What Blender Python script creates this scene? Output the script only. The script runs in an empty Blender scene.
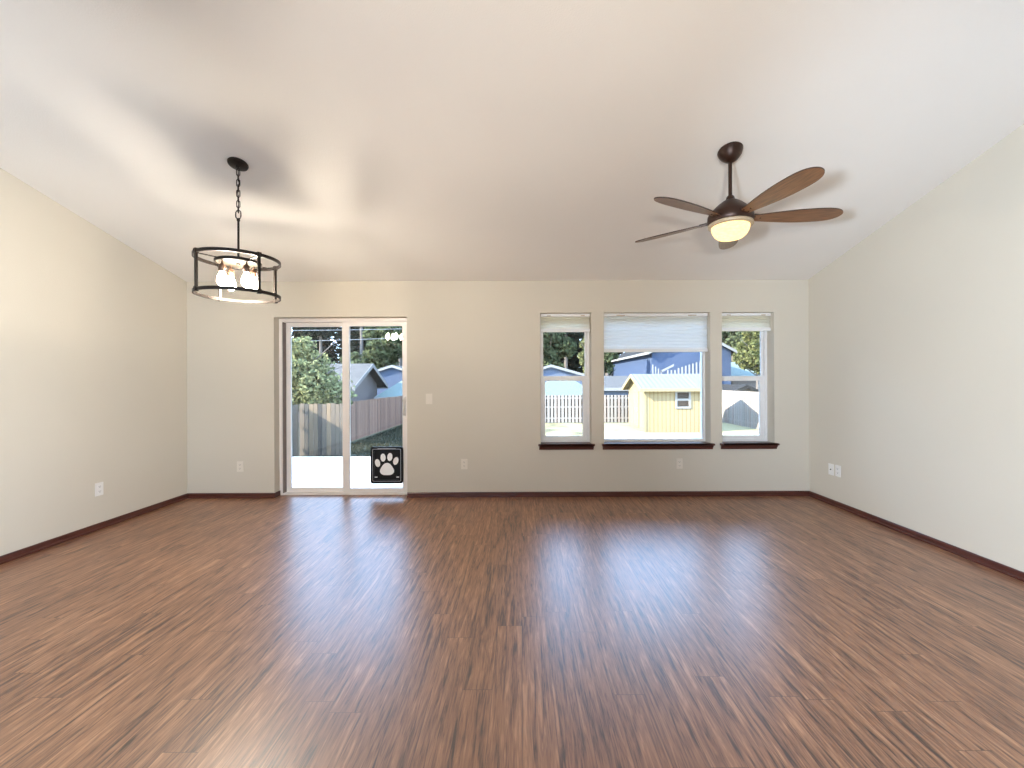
import bpy, bmesh, math, random
import numpy as np
from mathutils import Vector, Matrix

random.seed(7)
rng = np.random.default_rng(7)
scene = bpy.context.scene
COL = scene.collection
PI = math.pi

# ------------------------------------------------------------------ camera
F = 424.0            # focal length in pixels of the 1024x768 frame
VX, VY = 521.0, 381.0
CH = 1.305           # camera height
D = 4.78             # distance to the window wall
cam_d = bpy.data.cameras.new('camera')
cam_d.sensor_fit = 'HORIZONTAL'
cam_d.sensor_width = 36.0
cam_d.lens = F / 1024 * 36.0
cam_d.shift_x = -(VX - 512) / 1024
cam_d.shift_y = -(384 - VY) / 1024
cam_d.clip_start = 0.05
cam_d.clip_end = 400
cam = bpy.data.objects.new('camera', cam_d)
COL.objects.link(cam)
cam.location = (0, 0, CH)
cam.rotation_euler = (PI / 2, 0.004, 0)
scene.camera = cam

# ------------------------------------------------------------------ view, world, sun
vs = scene.view_settings
vs.view_transform = 'Standard'
vs.look = 'None'
vs.gamma = 1.0
vs.use_curve_mapping = False
vs.exposure = 0.0
scene.display_settings.display_device = 'sRGB'
cy = scene.cycles
cy.max_bounces = 14
cy.diffuse_bounces = 8
cy.glossy_bounces = 4
cy.transmission_bounces = 8
cy.transparent_max_bounces = 24
cy.sample_clamp_indirect = 8.0
cy.caustics_reflective = False
cy.caustics_refractive = False
cy.use_denoising = True

SKY_STRENGTH = 9.0
SUN_STRENGTH = 22.0
BULB = 335.0
BOWL = 15.0
FILL_A, FILL_B, FILL_C, FILL_D = 1260.0, 960.0, 470.0, 45.0  # strengths of the fill lights added behind the viewer

world = bpy.data.worlds.new('world')
scene.world = world
world.use_nodes = True
wn, wl = world.node_tree.nodes, world.node_tree.links
wn.clear()
wo = wn.new('ShaderNodeOutputWorld')
wb = wn.new('ShaderNodeBackground')
wt = wn.new('ShaderNodeTexCoord')
wsx = wn.new('ShaderNodeSeparateXYZ')
wr = wn.new('ShaderNodeValToRGB')
wr.color_ramp.elements[0].position = 0.0
wr.color_ramp.elements[0].color = (0.60, 0.78, 1.0, 1)
wr.color_ramp.elements[1].position = 0.7
wr.color_ramp.elements[1].color = (0.32, 0.55, 1.0, 1)
wl.new(wt.outputs['Generated'], wsx.inputs[0])
wl.new(wsx.outputs['Z'], wr.inputs[0])
wl.new(wr.outputs[0], wb.inputs['Color'])
wb.inputs['Strength'].default_value = SKY_STRENGTH
wl.new(wb.outputs[0], wo.inputs['Surface'])

sun_d = bpy.data.lights.new('sun', 'SUN')
sun_d.energy = SUN_STRENGTH
sun_d.angle = math.radians(0.6)
sun_d.color = (1.0, 0.94, 0.84)
sun = bpy.data.objects.new('sun', sun_d)
COL.objects.link(sun)
sun.rotation_euler = Vector((1.0, 0.38, -0.60)).to_track_quat('-Z', 'Y').to_euler()
sun.location = (-10, 0, 12)

# ------------------------------------------------------------------ pixel helpers (measurements of the photograph -> metres)
def P(px, py, Y):
    """world point at depth Y that the photo shows at pixel (px, py)"""
    yy = py + (px - 512) * 0.004
    return Vector(((px - VX) / F * Y, Y, CH + (VY - yy) / F * Y))

def X_(px, Y=D): return (px - VX) / F * Y
def Z_(py, Y=D, px=512): return P(px, py, Y).z

# ------------------------------------------------------------------ materials
MATS = {}
def new_mat(name):
    m = bpy.data.materials.new(name)
    m.use_nodes = True
    nt = m.node_tree
    nt.nodes.clear()
    out = nt.nodes.new('ShaderNodeOutputMaterial')
    MATS[name] = m
    return m, nt, out

def principled(nt, out, **kw):
    b = nt.nodes.new('ShaderNodeBsdfPrincipled')
    for k, v in kw.items():
        b.inputs[k].default_value = v
    nt.links.new(b.outputs[0], out.inputs['Surface'])
    return b

def math_node(nt, op, a, b=None, c=None):
    n = nt.nodes.new('ShaderNodeMath')
    n.operation = op
    for i, v in enumerate((a, b, c)):
        if v is None: continue
        if isinstance(v, (int, float)): n.inputs[i].default_value = v
        else: nt.links.new(v, n.inputs[i])
    return n.outputs[0]

def rgb(c): return (c[0], c[1], c[2], 1.0)

def pmat(name, c, rough=0.5, metal=0.0, var=0.06, scale=12.0, bump=0.0, bscale=None, stretch=(1, 1, 1), spec=0.5, **kw):
    """plain material with a little noise in its colour and an optional fine bump"""
    m, nt, out = new_mat(name)
    b = principled(nt, out, Roughness=rough, Metallic=metal)
    b.inputs['Specular IOR Level'].default_value = spec
    for k, v in kw.items(): b.inputs[k].default_value = v
    tc = nt.nodes.new('ShaderNodeTexCoord')
    mp = nt.nodes.new('ShaderNodeMapping')
    mp.inputs['Scale'].default_value = stretch
    nt.links.new(tc.outputs['Object'], mp.inputs[0])
    n = nt.nodes.new('ShaderNodeTexNoise')
    n.inputs['Scale'].default_value = scale
    n.inputs['Detail'].default_value = 4
    nt.links.new(mp.outputs[0], n.inputs['Vector'])
    r = nt.nodes.new('ShaderNodeValToRGB')
    r.color_ramp.elements[0].position = 0.3
    r.color_ramp.elements[1].position = 0.7
    r.color_ramp.elements[0].color = rgb([max(0, x * (1 - var)) for x in c])
    r.color_ramp.elements[1].color = rgb([min(1, x * (1 + var)) for x in c])
    nt.links.new(n.outputs['Fac'], r.inputs[0])
    nt.links.new(r.outputs[0], b.inputs['Base Color'])
    if bump:
        n2 = nt.nodes.new('ShaderNodeTexNoise')
        n2.inputs['Scale'].default_value = bscale or scale * 4
        n2.inputs['Detail'].default_value = 2
        nt.links.new(mp.outputs[0], n2.inputs['Vector'])
        bp = nt.nodes.new('ShaderNodeBump')
        bp.inputs['Strength'].default_value = bump
        bp.inputs['Distance'].default_value = 0.004
        nt.links.new(n2.outputs['Fac'], bp.inputs['Height'])
        nt.links.new(bp.outputs[0], b.inputs['Normal'])
    return m

WALL = pmat('wall_paint', (0.60, 0.548, 0.455), rough=0.65, var=0.015, scale=1.2, bump=0.25, bscale=170, spec=0.25)
CEIL = pmat('ceiling_paint', (0.83, 0.80, 0.75), rough=0.85, var=0.012, scale=1.5, bump=0.3, bscale=140, spec=0.15)
VINYL = pmat('white_vinyl', (0.80, 0.79, 0.77), rough=0.35, var=0.01)
VINYL_WARM = pmat('almond_vinyl', (0.82, 0.76, 0.70), rough=0.35, var=0.01)
GASKET = pmat('dark_gasket', (0.22, 0.18, 0.16), rough=0.6, var=0.05)
BASEB = pmat('red_brown_wood', (0.078, 0.023, 0.016), rough=0.32, var=0.25, scale=6, stretch=(1, 1, 10), spec=0.5)
PLATE = pmat('switch_plate_plastic', (0.76, 0.74, 0.70), rough=0.3, var=0.01)
ALMOND = pmat('almond_plate_plastic', (0.70, 0.64, 0.545), rough=0.35, var=0.01)
SLOT = pmat('slot_black', (0.03, 0.03, 0.03), rough=0.6)
BRONZE = pmat('dark_bronze_metal', (0.022, 0.017, 0.014), rough=0.38, metal=0.6, var=0.15, scale=30)
FANBODY = pmat('oil_rubbed_bronze', (0.034, 0.014, 0.008), rough=0.4, metal=0.4, var=0.2, scale=20)
PALEMETAL = pmat('pale_plate_underside', (0.030, 0.024, 0.017), rough=0.7, spec=0.2, var=0.03)
SOCKET = pmat('bulb_socket_bronze', (0.10, 0.055, 0.035), rough=0.4, metal=0.3, var=0.1)
BEIGETRIM = pmat('beige_trim', (0.42, 0.33, 0.22), rough=0.4, var=0.03)
BLACKP = pmat('black_plastic', (0.006, 0.006, 0.006), rough=0.5, var=0.1, spec=0.25)
FLAP = pmat('dark_flap', (0.010, 0.010, 0.011), rough=0.6, var=0.2, scale=60, spec=0.2)
PAW = pmat('white_paw_print', (0.96, 0.96, 0.95), rough=0.45, var=0.01)
STEEL = pmat('grey_metal', (0.45, 0.45, 0.46), rough=0.3, metal=0.8)

def emit_mat(name, c, s):
    m, nt, out = new_mat(name)
    e = nt.nodes.new('ShaderNodeEmission')
    e.inputs['Color'].default_value = rgb(c)
    e.inputs['Strength'].default_value = s
    nt.links.new(e.outputs[0], out.inputs['Surface'])
    return m
BULBM = emit_mat('glowing_bulb', (1.0, 0.89, 0.74), BULB)

# fan bowl: alabaster glass that glows, a little deeper in colour towards its veins
m, nt, out = new_mat('glowing_alabaster'); BOWLM = m
e = nt.nodes.new('ShaderNodeEmission'); n = nt.nodes.new('ShaderNodeTexNoise'); r = nt.nodes.new('ShaderNodeValToRGB')
n.inputs['Scale'].default_value = 9
r.color_ramp.elements[0].color = (1.0, 0.62, 0.22, 1); r.color_ramp.elements[1].color = (1.0, 0.80, 0.42, 1)
nt.links.new(n.outputs['Fac'], r.inputs[0]); nt.links.new(r.outputs[0], e.inputs['Color'])
e.inputs['Strength'].default_value = BOWL / 7
nt.links.new(e.outputs[0], out.inputs['Surface'])

# clear window glass: passes light straight, mirrors by Fresnel
m, nt, out = new_mat('window_glass'); GLASS = m
tr = nt.nodes.new('ShaderNodeBsdfTransparent'); tr.inputs['Color'].default_value = (0.97, 0.985, 0.98, 1)
gl = nt.nodes.new('ShaderNodeBsdfGlossy'); gl.inputs['Roughness'].default_value = 0.01
fr = nt.nodes.new('ShaderNodeFresnel'); fr.inputs['IOR'].default_value = 1.45
mx = nt.nodes.new('ShaderNodeMixShader')
nt.links.new(fr.outputs[0], mx.inputs[0]); nt.links.new(tr.outputs[0], mx.inputs[1]); nt.links.new(gl.outputs[0], mx.inputs[2])
nt.links.new(mx.outputs[0], out.inputs['Surface'])

# pleated shade cloth: lets part of the daylight through
def cloth(name, c, t):
    m, nt, out = new_mat(name)
    d = nt.nodes.new('ShaderNodeBsdfDiffuse'); d.inputs['Color'].default_value = rgb(c)
    tl = nt.nodes.new('ShaderNodeBsdfTranslucent'); tl.inputs['Color'].default_value = rgb(c)
    n = nt.nodes.new('ShaderNodeTexNoise'); n.inputs['Scale'].default_value = 300
    bp = nt.nodes.new('ShaderNodeBump'); bp.inputs['Strength'].default_value = 0.1
    nt.links.new(n.outputs['Fac'], bp.inputs['Height']); nt.links.new(bp.outputs[0], d.inputs['Normal'])
    mx = nt.nodes.new('ShaderNodeMixShader'); mx.inputs[0].default_value = t
    nt.links.new(d.outputs[0], mx.inputs[1]); nt.links.new(tl.outputs[0], mx.inputs[2])
    nt.links.new(mx.outputs[0], out.inputs['Surface'])
    return m
CREAM = cloth('cream_shade_cloth', (0.92, 0.89, 0.80), 0.75)
PALECLOTH = cloth('white_shade_cloth', (0.93, 0.925, 0.91), 0.75)

# laminate floor: planks run away from the camera, streaky grain of its own per plank
m, nt, out = new_mat('walnut_laminate'); FLOORM = m
b = principled(nt, out, Roughness=0.36, IOR=2.1)
tc = nt.nodes.new('ShaderNodeTexCoord'); sp = nt.nodes.new('ShaderNodeSeparateXYZ')
nt.links.new(tc.outputs['Object'], sp.inputs[0])
PW, PL = 0.127, 1.22
xi = math_node(nt, 'DIVIDE', sp.outputs['X'], PW)
row = math_node(nt, 'FLOOR', xi)
wnz = nt.nodes.new('ShaderNodeTexWhiteNoise'); wnz.noise_dimensions = '1D'
nt.links.new(row, wnz.inputs['W'])
yo = math_node(nt, 'ADD', math_node(nt, 'DIVIDE', sp.outputs['Y'], PL), math_node(nt, 'MULTIPLY', wnz.outputs['Value'], 7.0))
colm = math_node(nt, 'FLOOR', yo)
cmb = nt.nodes.new('ShaderNodeCombineXYZ')
nt.links.new(row, cmb.inputs[0]); nt.links.new(colm, cmb.inputs[1])
wn2 = nt.nodes.new('ShaderNodeTexWhiteNoise'); wn2.noise_dimensions = '3D'
nt.links.new(cmb.outputs[0], wn2.inputs['Vector'])
# grain coordinates
gx = math_node(nt, 'ADD', math_node(nt, 'MULTIPLY', sp.outputs['X'], 1.0), math_node(nt, 'MULTIPLY', wn2.outputs['Value'], 37.0))
gc = nt.nodes.new('ShaderNodeCombineXYZ')
nt.links.new(gx, gc.inputs[0]); nt.links.new(math_node(nt, 'MULTIPLY', sp.outputs['Y'], 0.062), gc.inputs[1])
nt.links.new(math_node(nt, 'MULTIPLY', wn2.outputs['Value'], 11.0), gc.inputs[2])
g1 = nt.nodes.new('ShaderNodeTexNoise'); g1.inputs['Scale'].default_value = 46; g1.inputs['Detail'].default_value = 5
g1.inputs['Roughness'].default_value = 0.62; g1.inputs['Distortion'].default_value = 0.9
g2 = nt.nodes.new('ShaderNodeTexNoise'); g2.inputs['Scale'].default_value = 190; g2.inputs['Detail'].default_value = 3
nt.links.new(gc.outputs[0], g1.inputs['Vector']); nt.links.new(gc.outputs[0], g2.inputs['Vector'])
gsum = math_node(nt, 'ADD', math_node(nt, 'MULTIPLY', g1.outputs['Fac'], 0.70), math_node(nt, 'MULTIPLY', g2.outputs['Fac'], 0.30))
gsum = math_node(nt, 'ADD', gsum, math_node(nt, 'MULTIPLY', math_node(nt, 'SUBTRACT', wn2.outputs['Value'], 0.5), 0.035))
ramp = nt.nodes.new('ShaderNodeValToRGB')
els = ramp.color_ramp.elements
els[0].position = 0.38; els[0].color = (0.038, 0.013, 0.007, 1)
els[1].position = 0.64; els[1].color = (0.46, 0.24, 0.125, 1)
for p_, c_ in ((0.43, (0.142, 0.056, 0.025, 1)), (0.50, (0.245, 0.107, 0.051, 1)), (0.57, (0.33, 0.155, 0.076, 1))):
    q = els.new(p_); q.color = c_
nt.links.new(gsum, ramp.inputs[0])
# joints
fx = math_node(nt, 'FRACT', xi); fy = math_node(nt, 'FRACT', yo)
ex = math_node(nt, 'LESS_THAN', math_node(nt, 'MINIMUM', fx, math_node(nt, 'SUBTRACT', 1.0, fx)), 0.010)
ey = math_node(nt, 'LESS_THAN', math_node(nt, 'MINIMUM', fy, math_node(nt, 'SUBTRACT', 1.0, fy)), 0.0012)
jn = math_node(nt, 'MAXIMUM', ex, ey)
mixj = nt.nodes.new('ShaderNodeMix'); mixj.data_type = 'RGBA'
nt.links.new(math_node(nt, 'MULTIPLY', jn, 0.6), mixj.inputs[0])
nt.links.new(ramp.outputs[0], mixj.inputs[6]); mixj.inputs[7].default_value = (0.04, 0.018, 0.010, 1)
nt.links.new(mixj.outputs[2], b.inputs['Base Color'])
b.inputs['Specular IOR Level'].default_value = 0.5
bp = nt.nodes.new('ShaderNodeBump'); bp.inputs['Strength'].default_value = 0.05; bp.inputs['Distance'].default_value = 0.002
nt.links.new(math_node(nt, 'SUBTRACT', gsum, jn), bp.inputs['Height']); nt.links.new(bp.outputs[0], b.inputs['Normal'])

# walnut fan blade: grain along the blade (blade's own X)
BLADE = pmat('fan_blade_walnut', (0.19, 0.088, 0.038), rough=0.3, var=0.35, scale=5, stretch=(1.5, 18, 6))
BLADEEDGE = pmat('fan_blade_edge', (0.05, 0.025, 0.015), rough=0.4)

# plank / siding / leaf materials outdoors
def plank_mat(name, cols, pitch, axis='XY', gap=0.0, rough=0.8, gapcol=(0.05, 0.05, 0.05)):
    """boards: each takes a colour of its own between the given ones; thin gap lines"""
    m, nt, out = new_mat(name)
    b = principled(nt, out, Roughness=rough)
    b.inputs['Specular IOR Level'].default_value = 0.2
    tc = nt.nodes.new('ShaderNodeTexCoord'); s = nt.nodes.new('ShaderNodeSeparateXYZ')
    nt.links.new(tc.outputs['Object'], s.inputs[0])
    if axis == 'XY': u = math_node(nt, 'ADD', s.outputs['X'], s.outputs['Y'])
    else: u = s.outputs[axis]
    u = math_node(nt, 'DIVIDE', u, pitch)
    w = nt.nodes.new('ShaderNodeTexWhiteNoise'); w.noise_dimensions = '1D'
    nt.links.new(math_node(nt, 'FLOOR', u), w.inputs['W'])
    n = nt.nodes.new('ShaderNodeTexNoise'); n.inputs['Scale'].default_value = 6; n.inputs['Detail'].default_value = 5
    mp = nt.nodes.new('ShaderNodeMapping'); mp.inputs['Scale'].default_value = (6, 6, 0.6) if axis != 'Z' else (0.6, 0.6, 6)
    nt.links.new(tc.outputs['Object'], mp.inputs[0]); nt.links.new(mp.outputs[0], n.inputs['Vector'])
    v = math_node(nt, 'ADD', math_node(nt, 'MULTIPLY', w.outputs['Value'], 0.65), math_node(nt, 'MULTIPLY', n.outputs['Fac'], 0.35))
    r = nt.nodes.new('ShaderNodeValToRGB')
    r.color_ramp.elements[0].color = rgb(cols[0]); r.color_ramp.elements[1].color = rgb(cols[-1])
    r.color_ramp.elements[0].position = 0.1; r.color_ramp.elements[1].position = 0.9
    for i, c in enumerate(cols[1:-1]):
        q = r.color_ramp.elements.new(0.1 + 0.8 * (i + 1) / (len(cols) - 1)); q.color = rgb(c)
    nt.links.new(v, r.inputs[0])
    last = r.outputs[0]
    if gap:
        f_ = math_node(nt, 'FRACT', u)
        g = math_node(nt, 'LESS_THAN', f_, gap)
        mj = nt.nodes.new('ShaderNodeMix'); mj.data_type = 'RGBA'
        nt.links.new(g, mj.inputs[0]); nt.links.new(last, mj.inputs[6]); mj.inputs[7].default_value = rgb(gapcol)
        last = mj.outputs[2]
    nt.links.new(last, b.inputs['Base Color'])
    return m
FENCE_GREY = plank_mat('weathered_fence_boards', [(0.05, 0.042, 0.034), (0.10, 0.085, 0.068), (0.15, 0.11, 0.075), (0.24, 0.16, 0.09)], 0.15)
FENCE_BROWN = plank_mat('brown_fence_boards', [(0.10, 0.058, 0.040), (0.15, 0.088, 0.060), (0.20, 0.12, 0.082)], 0.19)
GAP_SHADE = plank_mat('gap_shade_boards', [(0.02, 0.014, 0.011), (0.035, 0.022, 0.017)], 0.2)  # shade between the pickets, put into the colour of the rear boards
FENCE_PALE = plank_mat('pale_fence_boards', [(0.23, 0.20, 0.17), (0.28, 0.25, 0.215), (0.25, 0.19, 0.155)], 0.20)
SHED_YELLOW = plank_mat('yellow_shed_siding', [(0.27, 0.207, 0.112), (0.29, 0.222, 0.122)], 0.20, gap=0.2, gapcol=(0.205, 0.138, 0.062))
SIDING_GREY = plank_mat('grey_lap_siding', [(0.106, 0.089, 0.082), (0.114, 0.096, 0.088)], 0.18, axis='Z', gap=0.12, gapcol=(0.075, 0.064, 0.06))
SIDING_BLUE = plank_mat('blue_lap_siding', [(0.06, 0.076, 0.112), (0.065, 0.082, 0.12)], 0.2, axis='Z', gap=0.12, gapcol=(0.045, 0.058, 0.088))
SIDING_PALE = plank_mat('pale_blue_lap_siding', [(0.105, 0.125, 0.170), (0.115, 0.135, 0.18)], 0.2, axis='Z', gap=0.12, gapcol=(0.08, 0.098, 0.135))
SIDING_DEEP = plank_mat('deep_blue_lap_siding', [(0.041, 0.060, 0.105), (0.045, 0.065, 0.112)], 0.2, axis='Z', gap=0.12, gapcol=(0.033, 0.049, 0.088))
ROOF_GREY = pmat('grey_shingles', (0.080, 0.072, 0.064), rough=0.9, var=0.25, scale=7, spec=0.1)
ROOF_DARK = pmat('dark_shingles', (0.024, 0.022, 0.020), rough=0.9, var=0.25, scale=7, spec=0.1)
ROOF_PALE = pmat('pale_shingles', (0.118, 0.136, 0.116), rough=0.9, var=0.12, scale=5, spec=0.1)
METALROOF = plank_mat('ribbed_metal_roof', [(0.125, 0.122, 0.105), (0.14, 0.136, 0.115)], 0.24, axis='X', gap=0.22, rough=0.7, gapcol=(0.085, 0.088, 0.08))
TRIMW = pmat('white_house_trim', (0.21, 0.20, 0.185), rough=0.6, var=0.02)
SOFFIT = pmat('brown_soffit', (0.07, 0.06, 0.05), rough=0.8)
PANE_DARK = pmat('dark_window_pane', (0.045, 0.034, 0.026), rough=0.5, spec=0.1)
BARK = pmat('grey_bark', (0.13, 0.11, 0.095), rough=0.95, var=0.35, scale=8, stretch=(6, 6, 1), spec=0.1)
PATIO = pmat('pale_concrete', (0.40, 0.385, 0.36), rough=0.85, var=0.05, scale=3, spec=0.2)
JOINT = pmat('patio_joint', (0.2, 0.19, 0.18), rough=0.9)
WIREM = pmat('pale_power_cable', (0.20, 0.20, 0.20), rough=0.5)

def leaf_mat(name, c1, c2, t=0.35, scale=1.3):
    m, nt, out = new_mat(name)
    tc = nt.nodes.new('ShaderNodeTexCoord')
    n = nt.nodes.new('ShaderNodeTexNoise'); n.inputs['Scale'].default_value = scale; n.inputs['Detail'].default_value = 6
    nt.links.new(tc.outputs['Object'], n.inputs['Vector'])
    r = nt.nodes.new('ShaderNodeValToRGB'); r.color_ramp.elements[0].position = 0.35; r.color_ramp.elements[1].position = 0.65
    r.color_ramp.elements[0].color = rgb(c1); r.color_ramp.elements[1].color = rgb(c2)
    nt.links.new(n.outputs['Fac'], r.inputs[0])
    d = nt.nodes.new('ShaderNodeBsdfDiffuse'); tl = nt.nodes.new('ShaderNodeBsdfTranslucent')
    nt.links.new(r.outputs[0], d.inputs['Color']); nt.links.new(r.outputs[0], tl.inputs['Color'])
    mx = nt.nodes.new('ShaderNodeMixShader'); mx.inputs[0].default_value = t
    nt.links.new(d.outputs[0], mx.inputs[1]); nt.links.new(tl.outputs[0], mx.inputs[2])
    nt.links.new(mx.outputs[0], out.inputs['Surface'])
    return m
LEAF_LIGHT = leaf_mat('light_green_leaves', (0.020, 0.028, 0.012), (0.30, 0.30, 0.14), t=0.3, scale=5.0)
LEAF_MID = leaf_mat('mid_green_leaves', (0.016, 0.024, 0.013), (0.17, 0.185, 0.09), t=0.3, scale=1.8)
LEAF_DARK = leaf_mat('dark_conifer_needles', (0.011, 0.014, 0.011), (0.034, 0.040, 0.028))
LEAF_YELLOW = leaf_mat('yellow_green_leaves', (0.04, 0.05, 0.018), (0.185, 0.18, 0.07), t=0.25, scale=2.5)
GRASSM = leaf_mat('grass_blades', (0.030, 0.032, 0.020), (0.065, 0.062, 0.038), t=0.2)
# lawn: green by the side fence, dry and pale elsewhere
m, nt, out = new_mat('lawn'); LAWN = m
b = principled(nt, out, Roughness=0.95); b.inputs['Specular IOR Level'].default_value = 0.1
n = nt.nodes.new('ShaderNodeTexNoise'); n.inputs['Scale'].default_value = 0.9; n.inputs['Detail'].default_value = 8
tc = nt.nodes.new('ShaderNodeTexCoord'); nt.links.new(tc.outputs['Object'], n.inputs['Vector'])
s = nt.nodes.new('ShaderNodeSeparateXYZ'); nt.links.new(tc.outputs['Object'], s.inputs[0])
dry = math_node(nt, 'MULTIPLY_ADD', s.outputs['X'], 0.10, 0.35)
v = math_node(nt, 'ADD', math_node(nt, 'MULTIPLY', math_node(nt, 'SUBTRACT', n.outputs['Fac'], 0.5), 1.6), dry)
r = nt.nodes.new('ShaderNodeValToRGB')
r.color_ramp.elements[0].position = 0.1; r.color_ramp.elements[0].color = (0.038, 0.040, 0.025, 1)
r.color_ramp.elements[1].position = 0.8; r.color_ramp.elements[1].color = (0.30, 0.25, 0.13, 1)
nt.links.new(v, r.inputs[0]); nt.links.new(r.outputs[0], b.inputs['Base Color'])

# ------------------------------------------------------------------ mesh helpers
def obj(name, bm, m, parent=None, smooth=False):
    me = bpy.data.meshes.new(name)
    bmesh.ops.recalc_face_normals(bm, faces=bm.faces)
    bm.to_mesh(me); bm.free()
    if smooth:
        for p in me.polygons: p.use_smooth = True
        try: me.set_sharp_from_angle(angle=math.radians(40))
        except Exception: pass
    for mm in (m if isinstance(m, (list, tuple)) else [m]): me.materials.append(mm)
    o = bpy.data.objects.new(name, me)
    COL.objects.link(o)
    if parent is not None: o.parent = parent
    return o

def thing(name, label, cat, loc=(0, 0, 0), rot=(0, 0, 0), group=None):
    o = bpy.data.objects.new(name, None)
    o.empty_display_size = 0.1
    COL.objects.link(o)
    o.location = loc; o.rotation_euler = rot
    o['label'] = label; o['category'] = cat
    if group: o['group'] = group
    return o

def tag(o, label, cat, group=None, kind=None):
    o['label'] = label; o['category'] = cat
    if group: o['group'] = group
    if kind: o['kind'] = kind
    return o

def struct(name, bm, m, label, cat, smooth=False):
    return tag(obj(name, bm, m, smooth=smooth), label, cat, kind='structure')

def B(): return bmesh.new()

def box(bm, x0, x1, y0, y1, z0, z1, bevel=0.0, mi=0, M=None):
    vs_ = [bm.verts.new((x, y, z)) for x in (x0, x1) for y in (y0, y1) for z in (z0, z1)]
    idx = [(0, 1, 3, 2), (4, 6, 7, 5), (0, 4, 5, 1), (2, 3, 7, 6), (0, 2, 6, 4), (1, 5, 7, 3)]
    fs = [bm.faces.new([vs_[i] for i in f]) for f in idx]
    for f in fs: f.material_index = mi
    if M is not None:
        for v in vs_: v.co = M @ v.co
    if bevel:
        es = list({e for f in fs for e in f.edges})
        bmesh.ops.bevel(bm, geom=es, offset=bevel, segments=2, affect='EDGES', profile=0.7)
    return bm

def lathe(bm, prof, seg=32, M=None, close=True, mi=0):
    """profile of (r, z) turned about Z"""
    rings = []
    for (r, z) in prof:
        if r < 1e-6: rings.append([bm.verts.new((0, 0, z))])
        else: rings.append([bm.verts.new((r * math.cos(2 * PI * k / seg), r * math.sin(2 * PI * k / seg), z)) for k in range(seg)])
    for a, c in zip(rings, rings[1:]):
        for k in range(seg):
            k2 = (k + 1) % seg
            if len(a) == 1 and len(c) == 1: continue
            if len(a) == 1: f = bm.faces.new((a[0], c[k], c[k2]))
            elif len(c) == 1: f = bm.faces.new((a[k], c[0], a[k2]))
            else: f = bm.faces.new((a[k], c[k], c[k2], a[k2]))
            f.material_index = mi
    if close:
        for rr in (rings[0], rings[-1]):
            if len(rr) > 2: bm.faces.new(rr).material_index = mi
    if M is not None:
        for rr in rings:
            for v in rr: v.co = M @ v.co
    return bm

def tube(bm, pts, r, seg=10, closed=False, rad=None):
    pts = [Vector(p) for p in pts]
    rings = []
    n = len(pts)
    up = Vector((0, 0, 1))
    for i, p in enumerate(pts):
        a = pts[(i - 1) % n] if (closed or i > 0) else p
        c = pts[(i + 1) % n] if (closed or i < n - 1) else p
        t = (c - a).normalized()
        ref = up if abs(t.dot(up)) < 0.95 else Vector((1, 0, 0))
        u = t.cross(ref).normalized(); v = u.cross(t)
        rr = rad[i] if rad else r
        rings.append([bm.verts.new(p + (u * math.cos(2 * PI * k / seg) + v * math.sin(2 * PI * k / seg)) * rr) for k in range(seg)])
    m_ = n if closed else n - 1
    for i in range(m_):
        a, c = rings[i], rings[(i + 1) % n]
        for k in range(seg):
            bm.faces.new((a[k], a[(k + 1) % seg], c[(k + 1) % seg], c[k]))
    if not closed:
        bm.faces.new(rings[0]); bm.faces.new(rings[-1])
    return bm

def prism(bm, poly, axis, a, c, mi=0):
    """polygon (u, v) extruded along an axis from a to c. axis X: (u,v)=(y,z); Y: (x,z); Z: (x,y)"""
    def mk(u, v, w):
        return {'X': (w, u, v), 'Y': (u, w, v), 'Z': (u, v, w)}[axis]
    A = [bm.verts.new(mk(u, v, a)) for u, v in poly]
    C = [bm.verts.new(mk(u, v, c)) for u, v in poly]
    n = len(poly)
    fs = [bm.faces.new(A), bm.faces.new(C[::-1])]
    for i in range(n): fs.append(bm.faces.new((A[i], A[(i + 1) % n], C[(i + 1) % n], C[i])))
    for f in fs: f.material_index = mi
    return bm

def frame_bm(x0, x1, z0, z1, y0, y1, wl_, wr_, wb_, wt_, bevel=0.004):
    bm = B()
    box(bm, x0, x0 + wl_, y0, y1, z0, z1, bevel)
    box(bm, x1 - wr_, x1, y0, y1, z0, z1, bevel)
    box(bm, x0 + wl_ - .001, x1 - wr_ + .001, y0, y1, z0, z0 + wb_, bevel)
    box(bm, x0 + wl_ - .001, x1 - wr_ + .001, y0, y1, z1 - wt_, z1, bevel)
    return bm

# ------------------------------------------------------------------ room shell
XL, XR = X_(187), X_(809)         # side walls
YB = -4.6                         # wall behind the camera
HW = Z_(280.5)                    # ceiling height at the window wall
SL = 0.25                         # ceiling pitch
WT = 0.20                         # wall thickness
def ceil_z(y): return HW + SL * (D - y) if y > 0 else HW + SL * D + SL * y

bm = B(); box(bm, XL - .15, XR + .15, YB - .15, D + WT, -0.12, 0)
struct('floor', bm, FLOORM, 'streaky walnut-brown laminate plank floor of the empty room', 'floor')

bm = B()
zr = HW + SL * D
prism(bm, [(D + WT, HW - SL * WT), (0, zr), (YB - .15, ceil_z(YB - .15)), (YB - .15, ceil_z(YB - .15) + .14), (0, zr + .16), (D + WT, HW - SL * WT + .14)], 'X', XL - .15, XR + .15)
struct('ceiling', bm, CEIL, 'pale sloping vaulted ceiling over the room', 'ceiling')

side = [(YB, 0), (D, 0), (D, HW), (0, zr), (YB, ceil_z(YB))]
bm = B(); prism(bm, side, 'X', XL - .15, XL)
struct('wall_left', bm, WALL, 'cream side wall beside the pendant light', 'wall')
bm = B(); prism(bm, side, 'X', XR, XR + .15)
struct('wall_right', bm, WALL, 'cream side wall beside the ceiling fan', 'wall')

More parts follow.
